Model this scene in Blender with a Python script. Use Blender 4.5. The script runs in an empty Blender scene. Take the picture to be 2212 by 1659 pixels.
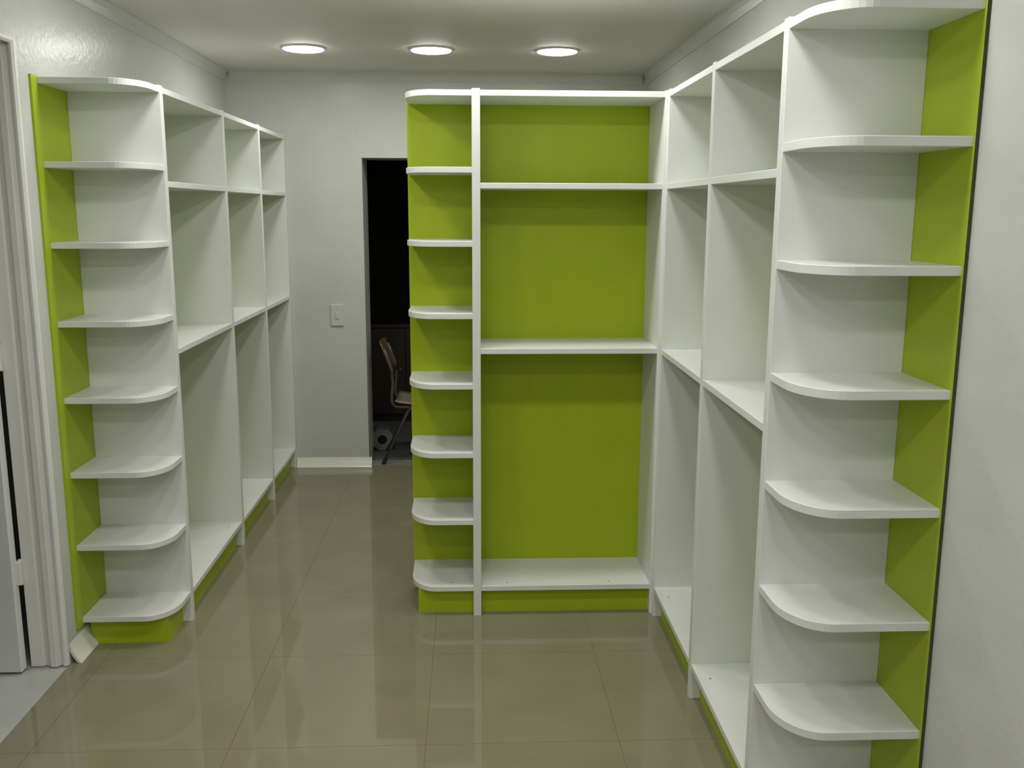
import bpy, bmesh, math
from mathutils import Vector, Matrix

scene = bpy.context.scene
COL = scene.collection

# ------------------------------------------------------------------ camera
F_PX = 2025.68
PITCH, YAW, ROLL, CAM_H = -0.18358, -0.04439, 0.0036, 1.7335
cam_data = bpy.data.cameras.new('camera')
cam_data.sensor_fit = 'HORIZONTAL'
cam_data.sensor_width = 36.0
cam_data.lens = 36.0 * F_PX / 2212.0
cam_data.clip_start = 0.02
cam_data.clip_end = 100.0
cam = bpy.data.objects.new('camera', cam_data)
COL.objects.link(cam)
cy_, sy_ = math.cos(YAW), math.sin(YAW)
right = Vector((cy_, sy_, 0)); fwd_h = Vector((-sy_, cy_, 0)); zup = Vector((0, 0, 1))
cp_, sp_ = math.cos(PITCH), math.sin(PITCH)
fwd = cp_ * fwd_h + sp_ * zup
upv = -sp_ * fwd_h + cp_ * zup
cr_, sr_ = math.cos(ROLL), math.sin(ROLL)
right, upv = cr_ * right + sr_ * upv, -sr_ * right + cr_ * upv
m = Matrix((right, upv, -fwd)).transposed().to_4x4()
m.translation = Vector((0, 0, CAM_H))
cam.matrix_world = m
scene.camera = cam

# ------------------------------------------------------------------ world, exposure, lamp strength
world = bpy.data.worlds.new('world'); scene.world = world
world.use_nodes = True
world.node_tree.nodes['Background'].inputs[0].default_value = (0.5, 0.55, 0.5, 1)
world.node_tree.nodes['Background'].inputs[1].default_value = 0.0
vs = scene.view_settings
vs.view_transform = 'Standard'; vs.look = 'None'; vs.gamma = 1.0; vs.use_curve_mapping = False
vs.exposure = 0.0
LAMP_STRENGTH = 54.0
LAMP_COLOR = (1.0, 0.98, 0.965, 1)

# ------------------------------------------------------------------ materials
def new_mat(name):
    mt = bpy.data.materials.new(name); mt.use_nodes = True
    nt = mt.node_tree
    return mt, nt, nt.nodes['Principled BSDF']

def coords(nt, scale=(1, 1, 1)):
    tc = nt.nodes.new('ShaderNodeTexCoord'); mp = nt.nodes.new('ShaderNodeMapping')
    mp.inputs['Scale'].default_value = scale
    nt.links.new(tc.outputs['Object'], mp.inputs['Vector'])
    return mp.outputs['Vector']

def noise(nt, vec, scale, detail=3, rough=0.5):
    n = nt.nodes.new('ShaderNodeTexNoise')
    n.inputs['Scale'].default_value = scale; n.inputs['Detail'].default_value = detail
    n.inputs['Roughness'].default_value = rough
    nt.links.new(vec, n.inputs['Vector'])
    return n

def vary(nt, bsdf, vec, scale, c1, c2, detail=3):
    n = noise(nt, vec, scale, detail)
    r = nt.nodes.new('ShaderNodeValToRGB')
    r.color_ramp.elements[0].position = 0.3; r.color_ramp.elements[1].position = 0.7
    r.color_ramp.elements[0].color = (*c1, 1); r.color_ramp.elements[1].color = (*c2, 1)
    nt.links.new(n.outputs['Fac'], r.inputs['Fac'])
    nt.links.new(r.outputs['Color'], bsdf.inputs['Base Color'])

def bump(nt, bsdf, vec, scale, strength, dist=0.002, detail=3):
    n = noise(nt, vec, scale, detail)
    b = nt.nodes.new('ShaderNodeBump')
    b.inputs['Strength'].default_value = strength; b.inputs['Distance'].default_value = dist
    nt.links.new(n.outputs['Fac'], b.inputs['Height'])
    nt.links.new(b.outputs['Normal'], bsdf.inputs['Normal'])

def simple(name, c1, c2, scale, rough, bump_s=None, spec=0.5, detail=3, metal=0.0, dist=0.002):
    mt, nt, b = new_mat(name)
    v = coords(nt)
    vary(nt, b, v, scale, c1, c2, detail)
    b.inputs['Roughness'].default_value = rough
    b.inputs['Specular IOR Level'].default_value = spec
    b.inputs['Metallic'].default_value = metal
    if bump_s: bump(nt, b, v, bump_s[0], bump_s[1], dist)
    return mt

M_WALL = simple('white_gloss_paint', (.54, .558, .512), (.57, .588, .542), 3, .235, (42, .9), .1, dist=.0013)
M_CEIL = simple('ceiling_paint', (.70, .692, .625), (.73, .722, .655), 2, .55, (30, .12), .2)
M_WHITE = simple('white_melamine', (.72, .74, .70), (.745, .765, .725), 6, .36, (220, .05), .45)
M_GREEN = simple('lime_green_melamine', (.362, .47, .013), (.39, .498, .016), 5, .38, (220, .05), .3)
M_EDGE = simple('raw_panel_edge', (.045, .06, .02), (.06, .08, .03), 60, .8)
M_FRAME = simple('white_enamel', (.72, .72, .69), (.75, .75, .72), 5, .3, (25, .1))
M_DOOR = simple('door_paint', (.66, .68, .67), (.69, .71, .70), 4, .35, (25, .1))
M_CERAMIC = simple('white_ceramic', (.74, .75, .66), (.79, .80, .71), 9, .18)
M_PLASTIC = simple('switch_plastic', (.56, .575, .53), (.59, .605, .56), 9, .3)
M_GROUT = simple('tile_grout', (.15, .137, .09), (.175, .16, .105), 40, .9)
M_SIDEFLOOR = simple('pale_floor', (.43, .44, .41), (.48, .49, .46), 6, .3)
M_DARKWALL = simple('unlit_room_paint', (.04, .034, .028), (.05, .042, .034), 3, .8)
M_SCREW = simple('screw_grey', (.12, .12, .11), (.16, .16, .15), 50, .5)
M_WOOD = simple('chair_plywood', (.095, .065, .032), (.125, .088, .045), 18, .4, detail=6)
M_STEEL = simple('chair_tube_steel', (.10, .09, .08), (.13, .12, .10), 20, .4, metal=.4)
M_RUBBER = simple('black_rubber', (.012, .012, .012), (.02, .02, .02), 30, .6)
M_BROWN = simple('dark_brown_wood', (.014, .008, .005), (.022, .012, .007), 12, .5, detail=6)
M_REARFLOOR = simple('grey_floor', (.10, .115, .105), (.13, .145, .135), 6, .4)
M_PALEWOOD = simple('chair_seat_plywood', (.24, .20, .14), (.28, .235, .165), 18, .35, detail=6)
M_PAPER = simple('white_paper', (.16, .16, .145), (.20, .20, .18), 20, .7)

def tile_mat():
    mt, nt, b = new_mat('polished_beige_tile')
    v = coords(nt, (1, 1, 1))
    tc = nt.nodes.new('ShaderNodeObjectInfo')
    add = nt.nodes.new('ShaderNodeVectorMath'); add.operation = 'ADD'
    nt.links.new(v, add.inputs[0]); nt.links.new(tc.outputs['Location'], add.inputs[1])
    vary(nt, b, add.outputs[0], 4, (.222, .206, .132), (.25, .232, .15), 6)
    b.inputs['Roughness'].default_value = .035
    b.inputs['Specular IOR Level'].default_value = .5
    bump(nt, b, add.outputs[0], 5, .02, .002, 1)
    return mt
M_TILE = tile_mat()

def lamp_mat():
    mt, nt, b = new_mat('lamp_diffuser_glow')
    nt.nodes.remove(b)
    e = nt.nodes.new('ShaderNodeEmission')
    e.inputs['Color'].default_value = LAMP_COLOR
    e.inputs['Strength'].default_value = LAMP_STRENGTH
    nt.links.new(e.outputs[0], nt.nodes['Material Output'].inputs['Surface'])
    return mt
M_GLOW = lamp_mat()

# ------------------------------------------------------------------ helpers
def link_bm(name, bm, mat, parent=None, loc=(0, 0, 0), smooth=False):
    bmesh.ops.recalc_face_normals(bm, faces=bm.faces)
    me = bpy.data.meshes.new(name); bm.to_mesh(me); bm.free()
    mats = mat if isinstance(mat, (list, tuple)) else [mat]
    for x in mats: me.materials.append(x)
    if smooth:
        for p in me.polygons: p.use_smooth = True
    o = bpy.data.objects.new(name, me); COL.objects.link(o)
    o.location = loc
    if parent: o.parent = parent
    return o

def add_box(bm, x0, x1, y0, y1, z0, z1, bev=0.0):
    r = bmesh.ops.create_cube(bm, size=1.0)
    vv = r['verts']
    for v in vv:
        v.co = Vector((x0 + (v.co.x + .5) * (x1 - x0), y0 + (v.co.y + .5) * (y1 - y0), z0 + (v.co.z + .5) * (z1 - z0)))
    if bev:
        ee = list({e for v in vv for e in v.link_edges})
        bmesh.ops.bevel(bm, geom=ee, offset=bev, segments=1, affect='EDGES')

def box(name, x0, x1, y0, y1, z0, z1, mat, parent=None, bev=0.0):
    """one box part; the mesh is local to its own centre-bottom so parts stay movable"""
    cx, cy = (x0 + x1) / 2, (y0 + y1) / 2
    base = parent_loc(parent)
    bm = bmesh.new()
    add_box(bm, x0 - cx, x1 - cx, y0 - cy, y1 - cy, 0, z1 - z0, bev)
    return link_bm(name, bm, mat, parent, Vector((cx, cy, z0)) - base)

def parent_loc(p):
    v = Vector((0, 0, 0))
    while p is not None:
        v += p.location; p = p.parent
    return v

def prism(name, pts, z0, z1, mat, parent=None, bev=0.0):
    """vertical prism over a plan outline"""
    base = parent_loc(parent)
    cx = sum(p[0] for p in pts) / len(pts); cy = sum(p[1] for p in pts) / len(pts)
    bm = bmesh.new()
    lo = [bm.verts.new((x - cx, y - cy, 0)) for x, y in pts]
    hi = [bm.verts.new((x - cx, y - cy, z1 - z0)) for x, y in pts]
    n = len(pts)
    fb = bm.faces.new(lo[::-1]); ft = bm.faces.new(hi)
    for i in range(n):
        bm.faces.new((lo[i], lo[(i + 1) % n], hi[(i + 1) % n], hi[i]))
    bmesh.ops.recalc_face_normals(bm, faces=bm.faces)
    if bev:
        ee = list({e for f in (fb, ft) for e in f.edges})
        bmesh.ops.bevel(bm, geom=ee, offset=bev, segments=1, affect='EDGES')
    return link_bm(name, bm, mat, parent, Vector((cx, cy, z0)) - base)

def extrude_profile(name, pts3, direction, mat, parent=None, smooth=False):
    """closed profile polygon swept along a straight vector"""
    base = parent_loc(parent)
    bm = bmesh.new()
    d = Vector(direction)
    o0 = Vector(pts3[0])
    a = [bm.verts.new(Vector(p) - o0) for p in pts3]
    b = [bm.verts.new(Vector(p) - o0 + d) for p in pts3]
    n = len(a)
    bm.faces.new(a[::-1]); bm.faces.new(b)
    for i in range(n):
        bm.faces.new((a[i], a[(i + 1) % n], b[(i + 1) % n], b[i]))
    return link_bm(name, bm, mat, parent, o0 - base, smooth)

def add_tube(bm, path, r, seg=10):
    path = [Vector(p) for p in path]
    rings = []
    for i, p in enumerate(path):
        t = (path[min(i + 1, len(path) - 1)] - path[max(i - 1, 0)]).normalized()
        ref = Vector((0, 1, 0)) if abs(t.y) < .9 else Vector((1, 0, 0))
        u = t.cross(ref).normalized(); w = t.cross(u).normalized()
        rings.append([bm.verts.new(p + r * (math.cos(a) * u + math.sin(a) * w)) for a in [2 * math.pi * k / seg for k in range(seg)]])
    for a, b in zip(rings[:-1], rings[1:]):
        for k in range(seg):
            bm.faces.new((a[k], a[(k + 1) % seg], b[(k + 1) % seg], b[k]))
    bm.faces.new(rings[0][::-1]); bm.faces.new(rings[-1])

def tube(name, path, r, mat, parent, seg=10):
    bm = bmesh.new(); add_tube(bm, path, r, seg)
    return link_bm(name, bm, mat, parent, (0, 0, 0), True)

def add_lathe(bm, prof, seg=32):
    rings = []
    for r, z in prof:
        if r < 1e-6: rings.append([bm.verts.new((0, 0, z))])
        else: rings.append([bm.verts.new((r * math.cos(2 * math.pi * k / seg), r * math.sin(2 * math.pi * k / seg), z)) for k in range(seg)])
    for a, b in zip(rings[:-1], rings[1:]):
        for k in range(seg):
            q = [a[k % len(a)], a[(k + 1) % len(a)], b[(k + 1) % len(b)], b[k % len(b)]]
            u = []
            for v in q:
                if v not in u: u.append(v)
            if len(u) > 2: bm.faces.new(u)

def thing(name, label, cat, loc, group=None):
    o = bpy.data.objects.new(name, None); COL.objects.link(o)
    o.location = loc; o.empty_display_size = .1
    o['label'] = label; o['category'] = cat
    if group: o['group'] = group
    return o

def struct(o):
    o['kind'] = 'structure'; return o

# ------------------------------------------------------------------ room shell
X_WL, X_WR = -1.555, 1.1455          # wall faces
Y_B, Y_F = 6.283, -2.6
Z_C = 2.598
DOOR_Y0, DOOR_Y1, DOOR_Z = 2.55, 3.43, 2.30     # opening in the left wall
OPX0, OPX1, OPZ = -.702, .16, 2.062             # opening in the back wall
T_B = .30                                        # back wall thickness
T_L = .135

def wall_boxes(name, boxes, mat):
    bm = bmesh.new()
    for b in boxes: add_box(bm, *b)
    return struct(link_bm(name, bm, mat))

wall_boxes('wall_left', [
    (X_WL - T_L, X_WL, DOOR_Y1, Y_B + T_B, 0, Z_C + .1),
    (X_WL - T_L, X_WL, Y_F - .1, DOOR_Y0, 0, Z_C + .1),
    (X_WL - T_L, X_WL, DOOR_Y0, DOOR_Y1, DOOR_Z, Z_C + .1)], M_WALL)
wall_boxes('wall_right', [(X_WR, X_WR + .12, Y_F - .1, Y_B + T_B, 0, Z_C + .1)], M_WALL)
wall_boxes('wall_back', [
    (X_WL, OPX0, Y_B, Y_B + T_B, 0, Z_C + .1),
    (OPX1, X_WR, Y_B, Y_B + T_B, 0, Z_C + .1),
    (OPX0, OPX1, Y_B, Y_B + T_B, OPZ, Z_C + .1)], M_WALL)
wall_boxes('wall_front', [(X_WL, X_WR, Y_F - .1, Y_F, 0, Z_C + .1)], M_WALL)
wall_boxes('ceiling', [(X_WL, X_WR, Y_F, Y_B, Z_C, Z_C + .1)], M_CEIL)

# floor: grout bed with polished tiles laid on it
floor = wall_boxes('floor', [(X_WL, X_WR, Y_F, Y_B, -.06, -.0025)], M_GROUT)
TS = .64
GAP = .0013
XJ = [X_WL] + [.486 + k * TS for k in range(-3, 2)] + [X_WR]
XJ = sorted(x for x in XJ if X_WL <= x <= X_WR)
YJ = sorted([Y_F, Y_B] + [2.83 + k * .641 for k in range(-9, 6) if Y_F + .02 < 2.83 + k * .641 < Y_B - .02])
tile_cache = {}
for i in range(len(XJ) - 1):
    for j in range(len(YJ) - 1):
        w, d = XJ[i + 1] - XJ[i] - GAP, YJ[j + 1] - YJ[j] - GAP
        key = (round(w, 3), round(d, 3))
        if key not in tile_cache:
            bm = bmesh.new(); add_box(bm, -w / 2, w / 2, -d / 2, d / 2, -.012, 0)
            o = link_bm('tile', bm, M_TILE, floor)
            tile_cache[key] = o.data
        else:
            o = bpy.data.objects.new('tile', tile_cache[key]); COL.objects.link(o); o.parent = floor
        o.location = ((XJ[i] + XJ[i + 1]) / 2, (YJ[j] + YJ[j + 1]) / 2, 0)

# crown strips where walls meet the ceiling
def crown(name, p, q, nrm):
    p, q, nrm = Vector(p), Vector(q), Vector(nrm)
    prof = [(0, 0), (0, -.062), (.005, -.062), (.008, -.050), (.013, -.030), (.024, -.012), (.030, -.009), (.030, 0)]
    pts = [p + nrm * a + Vector((0, 0, b)) for a, b in prof]
    return struct(extrude_profile(name, pts, q - p, M_WALL))
crown('trim_1', (X_WL, Y_F, Z_C), (X_WL, Y_B, Z_C), (1, 0, 0))
crown('trim_2', (X_WR, Y_F, Z_C), (X_WR, Y_B, Z_C), (-1, 0, 0))
crown('trim_3', (X_WL + .030, Y_B, Z_C), (X_WR - .030, Y_B, Z_C), (0, -1, 0))

# coved ceramic skirting: back wall, and the short stub beside the door
def skirting(name, p, q, nrm, h=.082, d=.040):
    p, q, nrm = Vector(p), Vector(q), Vector(nrm)
    outer, inner = [], []
    for k in range(8):
        t = k / 7
        a = d * (1 - math.cos(t * math.pi / 2)) * .55 + d * t * .45
        z = h * (1 - t) ** 1.15
        outer.append((a + .003, z)); inner.append((max(0, a - .006), max(0, z - .005)))
    prof = outer + inner[::-1]
    pts = [p + nrm * a + Vector((0, 0, b)) for a, b in prof]
    return struct(extrude_profile(name, pts, q - p, M_CERAMIC))
skirting('baseboard_back', (-1.19, Y_B, 0), (OPX0 + .02, Y_B, 0), (0, -1, 0), .062, .036)
skirting('baseboard_left', (X_WL, 3.445, 0), (X_WL, 3.66, 0), (1, 0, 0))

# door frame lining in the left wall (fluted), head and near side
def lining_profile(y, s):
    pr = [(-1.690, 0), (-1.690, -.012), (-1.646, -.012), (-1.640, -.002), (-1.618, -.014), (-1.612, -.020), (-1.592, -.020),
          (-1.586, -.012), (-1.580, -.004), (-1.573, -.006), (-1.568, -.014), (-1.560, -.014), (-1.552, -.007), (-1.551, .004), (-1.555, .004), (-1.555, 0)]
    return [(x, y + s * d) for x, d in pr]
far_pts = lining_profile(DOOR_Y1, 1); near_pts = lining_profile(DOOR_Y0, -1)
struct(prism('trim_4', far_pts, 0.004, DOOR_Z, M_FRAME))
struct(prism('trim_5', near_pts, 0.004, DOOR_Z, M_FRAME))
hp = [(x, DOOR_Y0 + .012, DOOR_Z + d) for x, d in [(a, b - DOOR_Y1) for a, b in lining_profile(DOOR_Y1, 1)]]
struct(extrude_profile('trim_6', hp, (0, DOOR_Y1 - DOOR_Y0 - .024, 0), M_FRAME))

# open door leaf seen on edge, swung into the side room
door = box('door_1', -2.53, -1.699, 3.362, 3.402, .008, 2.285, M_DOOR, None, .003)
struct(door)
for (z0, z1) in ((.346, .437), (1.16, 1.25), (1.95, 2.04)):
    bm = bmesh.new()
    add_box(bm, -1.702, -1.682, 3.385, 3.421, z0, z1, .002)
    add_tube(bm, [(-1.690, 3.408, z0 - .004), (-1.690, 3.408, z1 + .004)], .008, 10)
    o = link_bm('hinge', bm, M_FRAME, door, -Vector(door.location))
hb = bmesh.new()
add_tube(hb, [(-2.46, 3.362, 1.02), (-2.46, 3.31, 1.02), (-2.45, 3.305, 1.02), (-2.34, 3.305, 1.02)], .009, 10)
add_box(hb, -2.48, -2.44, 3.354, 3.362, .93, 1.11, .003)
link_bm('handle', hb, M_STEEL, door, -Vector(door.location), False)

# side room beyond the left door
XS = -4.2
wall_boxes('floor_side', [(XS, X_WL, .8, 5.2, -.06, -.001)], M_SIDEFLOOR)
wall_boxes('wall_side', [(XS - .1, XS, .8, 5.2, 0, Z_C), (XS, X_WL - T_L, .7, .8, 0, Z_C), (XS, X_WL - T_L, 5.2, 5.3, 0, Z_C)], M_WALL)
wall_boxes('ceiling_side', [(XS, X_WL - T_L, .8, 5.2, Z_C, Z_C + .1)], M_CEIL)

# unlit room behind the back wall
YR = 9.6
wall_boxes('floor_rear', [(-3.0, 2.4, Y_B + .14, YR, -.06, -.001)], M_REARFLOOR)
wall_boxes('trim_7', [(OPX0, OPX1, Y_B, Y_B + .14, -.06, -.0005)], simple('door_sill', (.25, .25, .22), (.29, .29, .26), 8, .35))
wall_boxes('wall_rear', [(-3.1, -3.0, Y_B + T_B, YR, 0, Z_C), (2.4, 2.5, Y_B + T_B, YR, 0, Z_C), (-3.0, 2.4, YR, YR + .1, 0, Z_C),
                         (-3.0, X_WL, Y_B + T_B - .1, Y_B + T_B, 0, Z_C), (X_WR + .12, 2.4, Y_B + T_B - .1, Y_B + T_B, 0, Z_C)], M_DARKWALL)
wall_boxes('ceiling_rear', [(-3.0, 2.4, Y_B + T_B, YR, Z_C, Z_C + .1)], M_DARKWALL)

# ------------------------------------------------------------------ shelving
ZT = 2.2
TE = .0228
E = [2.196, 1.901, 1.609, 1.316, 1.023, .729, .435, .1355]     # board tops, topmost first
ZU, ZM = 1.8397, 1.171
BV = .0012
KZ = E[7] - TE

def rounded(x0, x1, y0, y1, corner, rx=.115, ry=.15, n=12):
    """rectangle with its room-side front corner rounded; corner is 'left' or 'right' at y0 (the front)"""
    pts = []
    if corner == 'left':
        for k in range(n + 1):
            t = k / n * math.pi / 2
            pts.append((x0 + rx - rx * math.cos(t), y0 + ry - ry * math.sin(t)))
        pts += [(x1, y0), (x1, y1), (x0, y1)]
    else:
        pts += [(x0, y1), (x0, y0)]
        for k in range(n + 1):
            t = k / n * math.pi / 2
            pts.append((x1 - rx + rx * math.sin(t), y0 + ry - ry * math.cos(t)))
        pts += [(x1, y1)]
    return pts

def screw(parent, x, y, z):
    bm = bmesh.new(); add_lathe(bm, [(0, .0006), (.0035, .0006), (.0042, 0)], 10)
    return link_bm('screw_head', bm, M_SCREW, parent, Vector((x, y, z)) - parent_loc(parent))

# --- unit across the room, open front towards the camera
YC, DC = 3.8225, .324
YK = YC + DC
ctr = thing('shelving_unit', 'freestanding white shelving unit with wide lime green back panel, facing forward beside the dark doorway', 'shelving unit', (.27, YC + DC / 2, 0))
XG, XV0, XV1, XC = -.266, .0071, .0403, .7729
box('divider', XV0, XV1, YC, YK, 0, ZT + .002, M_WHITE, ctr, BV)
box('side_panel', XC, XC + .033, YC, YK, 0, ZT, M_WHITE, ctr, BV)
gp = box('back_panel', XG - .002, XC + .033, YK, YK + .009, .03, ZT - .003, M_GREEN, ctr); gp['label'] = 'lime green back panel'
prism('top_board', rounded(XG + .003, XV0, YC, YK, 'left'), E[0] - TE, E[0], M_WHITE, ctr, BV)
box('top_board', XV1, XC, YC, YK, E[0] - TE, E[0], M_WHITE, ctr, BV)
for i, z in enumerate(E[1:]):
    s = prism('rounded_shelf', rounded(XG + .003, XV0, YC + .001, YK, 'left'), z - TE, z, M_WHITE, ctr, BV)
    if i == 6: screw(s, -.088, 3.868, z)
for z in (ZU, ZM, E[7]):
    s = box('shelf', XV1, XC, YC + .001, YK, z - TE, z, M_WHITE, ctr, BV)
    if z == E[7]:
        screw(s, .154, 3.86, z); screw(s, .60, 3.86, z)
k1 = box('kick_plate', -.233, XV0, YC + .043, YC + .059, 0, KZ, M_GREEN, ctr); k1['label'] = 'lime green kick plate'
k2 = box('kick_plate', XV1, XC, YC + .043, YC + .059, 0, KZ, M_GREEN, ctr); k2['label'] = 'lime green kick plate'
k3 = box('kick_plate', -.233, -.217, YC + .059, YK, 0, KZ, M_GREEN, ctr); k3['label'] = 'lime green kick plate'

def side_unit(name, label, xf, xw, near_faces, y_end, y_green, side, z_green0, tv=.0355):
    """run of bays along a side wall; xf front plane, xw green plane, near_faces the camera-side faces of the dividers"""
    s = 1 if xw > xf else -1
    root = thing(name, label, 'shelving unit', ((xf + xw) / 2, near_faces[0], 0))
    def bx(nm, xa, xb, y0, y1, z0, z1, mat, bev=BV):
        return box(nm, min(xa, xb), max(xa, xb), y0, y1, z0, z1, mat, root, bev)
    for y in near_faces:
        bx('divider', xf, xw, y, y + tv, 0, ZT + .002, M_WHITE)
    # bays
    for ya, yb in zip(near_faces[:-1], near_faces[1:]):
        y0, y1 = ya + tv, yb
        bx('top_board', xf, xw, y0, y1, E[0] - TE, E[0], M_WHITE)
        for z in (ZU, ZM, E[7]):
            sh = bx('shelf', xf + s * .001, xw, y0, y1, z - TE, z, M_WHITE)
            if z == E[7]: screw(sh, xf + s * .042, y1 - .11, z)
        g = bx('back_panel', xw, xw + s * .0085, y0 - tv / 2, y1 + tv / 2, .03, ZT - .003, M_GREEN, 0)
        g['label'] = 'lime green back panel'
        k = bx('kick_plate', xf + s * .036, xf + s * .052, y0, y1, 0, KZ, M_GREEN, 0)
        k['label'] = 'lime green kick plate'
    # rounded end shelves in front of the nearest divider
    y1 = near_faces[0]
    bm_g = bx('back_panel', xw, xw + s * .0085, y_green, y1 + tv / 2 - .0005, z_green0, ZT, M_GREEN, 0)
    bm_g['label'] = 'lime green end panel against the wall'
    me = bm_g.data; me.materials.append(M_EDGE)
    if side == 'right':
        for p in me.polygons:
            if p.normal.y < -.9: p.material_index = 1
    a, b = min(xf, xw), max(xf, xw)
    corner = 'left' if side == 'right' else 'right'
    for i, z in enumerate(E):
        prism('top_board' if i == 0 else 'rounded_shelf', rounded(a + .002 * (side == 'right'), b - .002 * (side == 'left'), y_end, y1, corner), z - TE, z, M_WHITE, root, BV)
    return root

NR = [2.391, 3.092, 3.7875]
rt = side_unit('shelving_unit', 'tall white shelving unit along the right wall, its rounded end shelves nearest the viewer', .783, 1.136, NR, 2.135, 2.1265, 'right', .03)
for args in ((.819, 1.136, 2.195, 2.211), (.819, .835, 2.211, NR[0])):
    k = box('kick_plate', *args, 0, KZ, M_GREEN, rt); k['label'] = 'lime green kick plate'

NL = [3.813, 4.734, 5.515, 6.2455]
lf = side_unit('shelving_unit', 'white shelving unit along the left wall next to the open white door', -1.193, -1.5462, NL, 3.566, 3.520, 'left', .105)
k = box('kick_plate', -1.248, -1.232, 3.632, NL[0], 0, KZ, M_GREEN, lf); k['label'] = 'lime green kick plate'
# front kick plate, its corner scribed round the coved skirting
pts = [(-1.232, 0), (-1.232, KZ), (-1.541, KZ), (-1.541, .075), (-1.538, .05), (-1.532, .03), (-1.522, .012), (-1.508, 0)]
k = extrude_profile('kick_plate', [(x, 3.617, z) for x, z in pts], (0, .015, 0), M_GREEN, lf); k['label'] = 'lime green kick plate'

# ------------------------------------------------------------------ ceiling lamps
def build_lamp():
    root = thing('ceiling_lamp', '', 'lamp', (0, 0, Z_C), 'round ceiling lamps')
    bm = bmesh.new()
    add_lathe(bm, [(.114, 0), (.114, -.0075), (.1125, -.009), (.110, -.009), (.110, 0)], 40)
    link_bm('rim', bm, M_FRAME, root, (0, 0, 0), False)
    bm = bmesh.new()
    add_lathe(bm, [(.1098, -.006), (.1098, -.0095), (.106, -.0125), (.095, -.0150), (.06, -.0165), (0, -.017)], 40)
    link_bm('diffuser', bm, M_GLOW, root, (0, 0, 0), True)
    return root
LX = [-.903, -.21, .482]
LY = [5.395, 3.63, 2.15, .58, -1.0]
names_x = ['left', 'middle', 'right']
row_label = ['in the row nearest the back wall', 'above the front edge of the green backed freestanding unit', 'level with the near end of the right shelving unit', 'level with the open side door', 'in the row nearest the front wall']
proto = build_lamp()
first = True
for j, y in enumerate(LY):
    for i, x in enumerate(LX):
        if first: o = proto; first = False
        else:
            o = proto.copy(); COL.objects.link(o)
            for ch in proto.children:
                c = ch.copy(); COL.objects.link(c); c.parent = o
        o.location = (x, y, Z_C)
        o['label'] = '%s round glowing ceiling lamp %s' % (names_x[i], row_label[j])

# ------------------------------------------------------------------ light switch on the back wall
sw = thing('light_switch', 'small white rectangular light switch on the back wall left of the dark doorway', 'switch', (-.890, Y_B, 1.039))
bm = bmesh.new(); add_box(bm, -.042, .042, -.010, 0, -.073, .073, .004)
link_bm('cover_plate', bm, M_PLASTIC, sw)
bm = bmesh.new(); add_box(bm, -.013, .013, -.015, -.009, -.022, .022, .002)
link_bm('rocker', bm, M_PLASTIC, sw)

# ------------------------------------------------------------------ chair in the doorway
ch = thing('chair', 'wooden chair with metal tube frame standing sideways in the dark doorway', 'chair', (-.33, 6.50, 0))
bm = bmesh.new()
NX, NY = 10, 6
def seat_z(u, v): return .425 + .012 * (2 * v - 1) ** 2 - .010 * math.sin(math.pi * min(1, u * 1.1)) + (.012 * (1 - u) ** 4) - .018 * max(0, u - .8) / .2
grid = {}
for lay, dz in ((0, 0), (1, -.012)):
    for i in range(NX + 1):
        for j in range(NY + 1):
            u, v = i / NX, j / NY
            grid[lay, i, j] = bm.verts.new((-.19 + .39 * u, -.19 + .38 * v, seat_z(u, v) + dz))
for i in range(NX):
    for j in range(NY):
        for lay in (0, 1):
            bm.faces.new((grid[lay, i, j], grid[lay, i + 1, j], grid[lay, i + 1, j + 1], grid[lay, i, j + 1]))
for i in range(NX):
    for j in (0, NY): bm.faces.new((grid[0, i, j], grid[0, i + 1, j], grid[1, i + 1, j], grid[1, i, j]))
for j in range(NY):
    for i in (0, NX): bm.faces.new((grid[0, i, j], grid[0, i, j + 1], grid[1, i, j + 1], grid[1, i, j]))
link_bm('seat', bm, M_PALEWOOD, ch, (0, 0, 0), True)
bm = bmesh.new(); grid = {}
for lay, dx in ((0, 0), (1, .011)):
    for i in range(5):
        for j in range(9):
            u, v = i / 4, j / 8
            grid[lay, i, j] = bm.verts.new((-.285 + .085 * (1 - u) - .02 * (1 - (2 * v - 1) ** 2) + dx, -.18 + .36 * v, .615 + .225 * u))
for i in range(4):
    for j in range(8):
        for lay in (0, 1):
            bm.faces.new((grid[lay, i, j], grid[lay, i + 1, j], grid[lay, i + 1, j + 1], grid[lay, i, j + 1]))
for i in range(4):
    for j in (0, 8): bm.faces.new((grid[0, i, j], grid[0, i + 1, j], grid[1, i + 1, j], grid[1, i, j]))
for j in range(8):
    for i in (0, 4): bm.faces.new((grid[0, i, j], grid[0, i, j + 1], grid[1, i, j + 1], grid[1, i, j]))
link_bm('backrest', bm, M_WOOD, ch, (0, 0, 0), True)
for y in (-.155, .155):
    path = [(-.262, y, .80), (-.235, y, .73), (-.212, y, .66), (-.205, y, .56), (-.215, y, .47), (-.213, y, .43), (-.196, y, .402), (-.165, y, .396), (0, y, .398), (.17, y, .400)]
    tube('frame_tube', path, .010, M_STEEL, ch)
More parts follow.
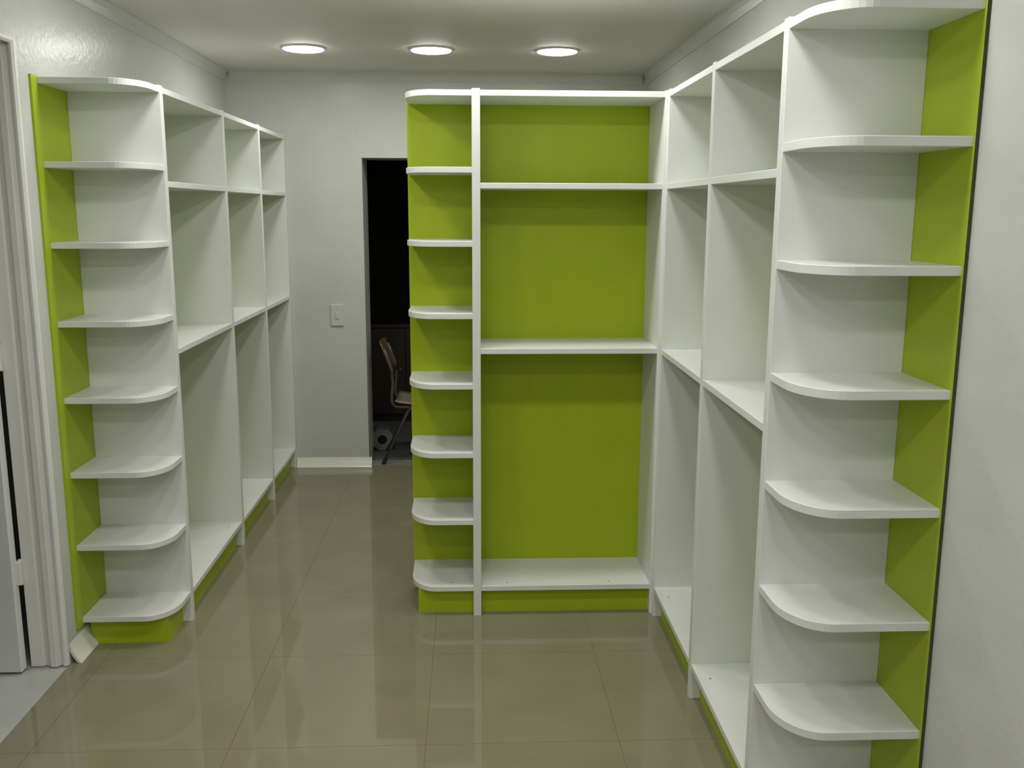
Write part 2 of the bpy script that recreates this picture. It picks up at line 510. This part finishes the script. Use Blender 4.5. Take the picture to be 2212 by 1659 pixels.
for y, yf in ((-.150, -.185), (.150, .185)):
    l = tube('leg', [(-.08, y, .392), (-.10, y, .375), (-.265, yf, .03)], .0105, M_STEEL, ch)
    bm = bmesh.new(); add_tube(bm, [(-.262, yf, .038), (-.279, yf, .0)], .0145, 12)
    link_bm('rubber_foot', bm, M_RUBBER, l)
    l = tube('leg', [(.08, y, .392), (.10, y, .375), (.225, yf, .03)], .0105, M_STEEL, ch)
    bm = bmesh.new(); add_tube(bm, [(.222, yf, .038), (.236, yf, .0)], .0145, 12)
    link_bm('rubber_foot', bm, M_RUBBER, l)
tube('cross_bar', [(-.11, -.150, .352), (-.11, .150, .352)], .008, M_STEEL, ch)

# pale roll lying behind the door jamb
roll = thing('paper_roll', 'grey paper roll with a dark hollow lying on the floor behind the chair', 'roll', (-.650, 6.70, .078))
bm = bmesh.new()
add_lathe(bm, [(.034, 0), (.078, 0), (.078, .18), (.034, .18), (.034, 0)], 32)
o = link_bm('paper', bm, M_PAPER, roll); o.rotation_euler = (-math.pi / 2, 0, .12)
bm = bmesh.new()
add_lathe(bm, [(.030, .004), (.034, .004), (.034, .176), (.030, .176), (.030, .004)], 24)
add_lathe(bm, [(0, .05), (.030, .05)], 24)
o = link_bm('core', bm, M_RUBBER, roll); o.rotation_euler = (-math.pi / 2, 0, .12)

# low dark cabinet at the back of the unlit room
cb = thing('cabinet', 'low dark brown wooden cabinet in the unlit room behind the chair', 'cabinet', (-.3, 7.85, 0))
bx = lambda n, *a: box(n, *a, M_BROWN, cb, .002)
bx('body', -1.0, .4, 7.62, 8.08, .07, .79)
bx('top', -1.03, .43, 7.59, 8.10, .79, .82)
bx('plinth', -.98, .38, 7.66, 8.06, 0, .07)
for x0, x1 in ((-.995, -.535), (-.53, -.07), (-.065, .395)):
    d = bx('door', x0, x1, 7.602, 7.62, .075, .785)
    kb = bmesh.new(); add_lathe(kb, [(0, .022), (.012, .02), (.012, .012), (.006, .008), (.006, 0)], 12)
    kn = link_bm('knob', kb, M_STEEL, d, Vector((x1 - .04, 7.602, .45)) - Vector((parent_loc(d))))
    kn.rotation_euler = (math.pi / 2, 0, 0)
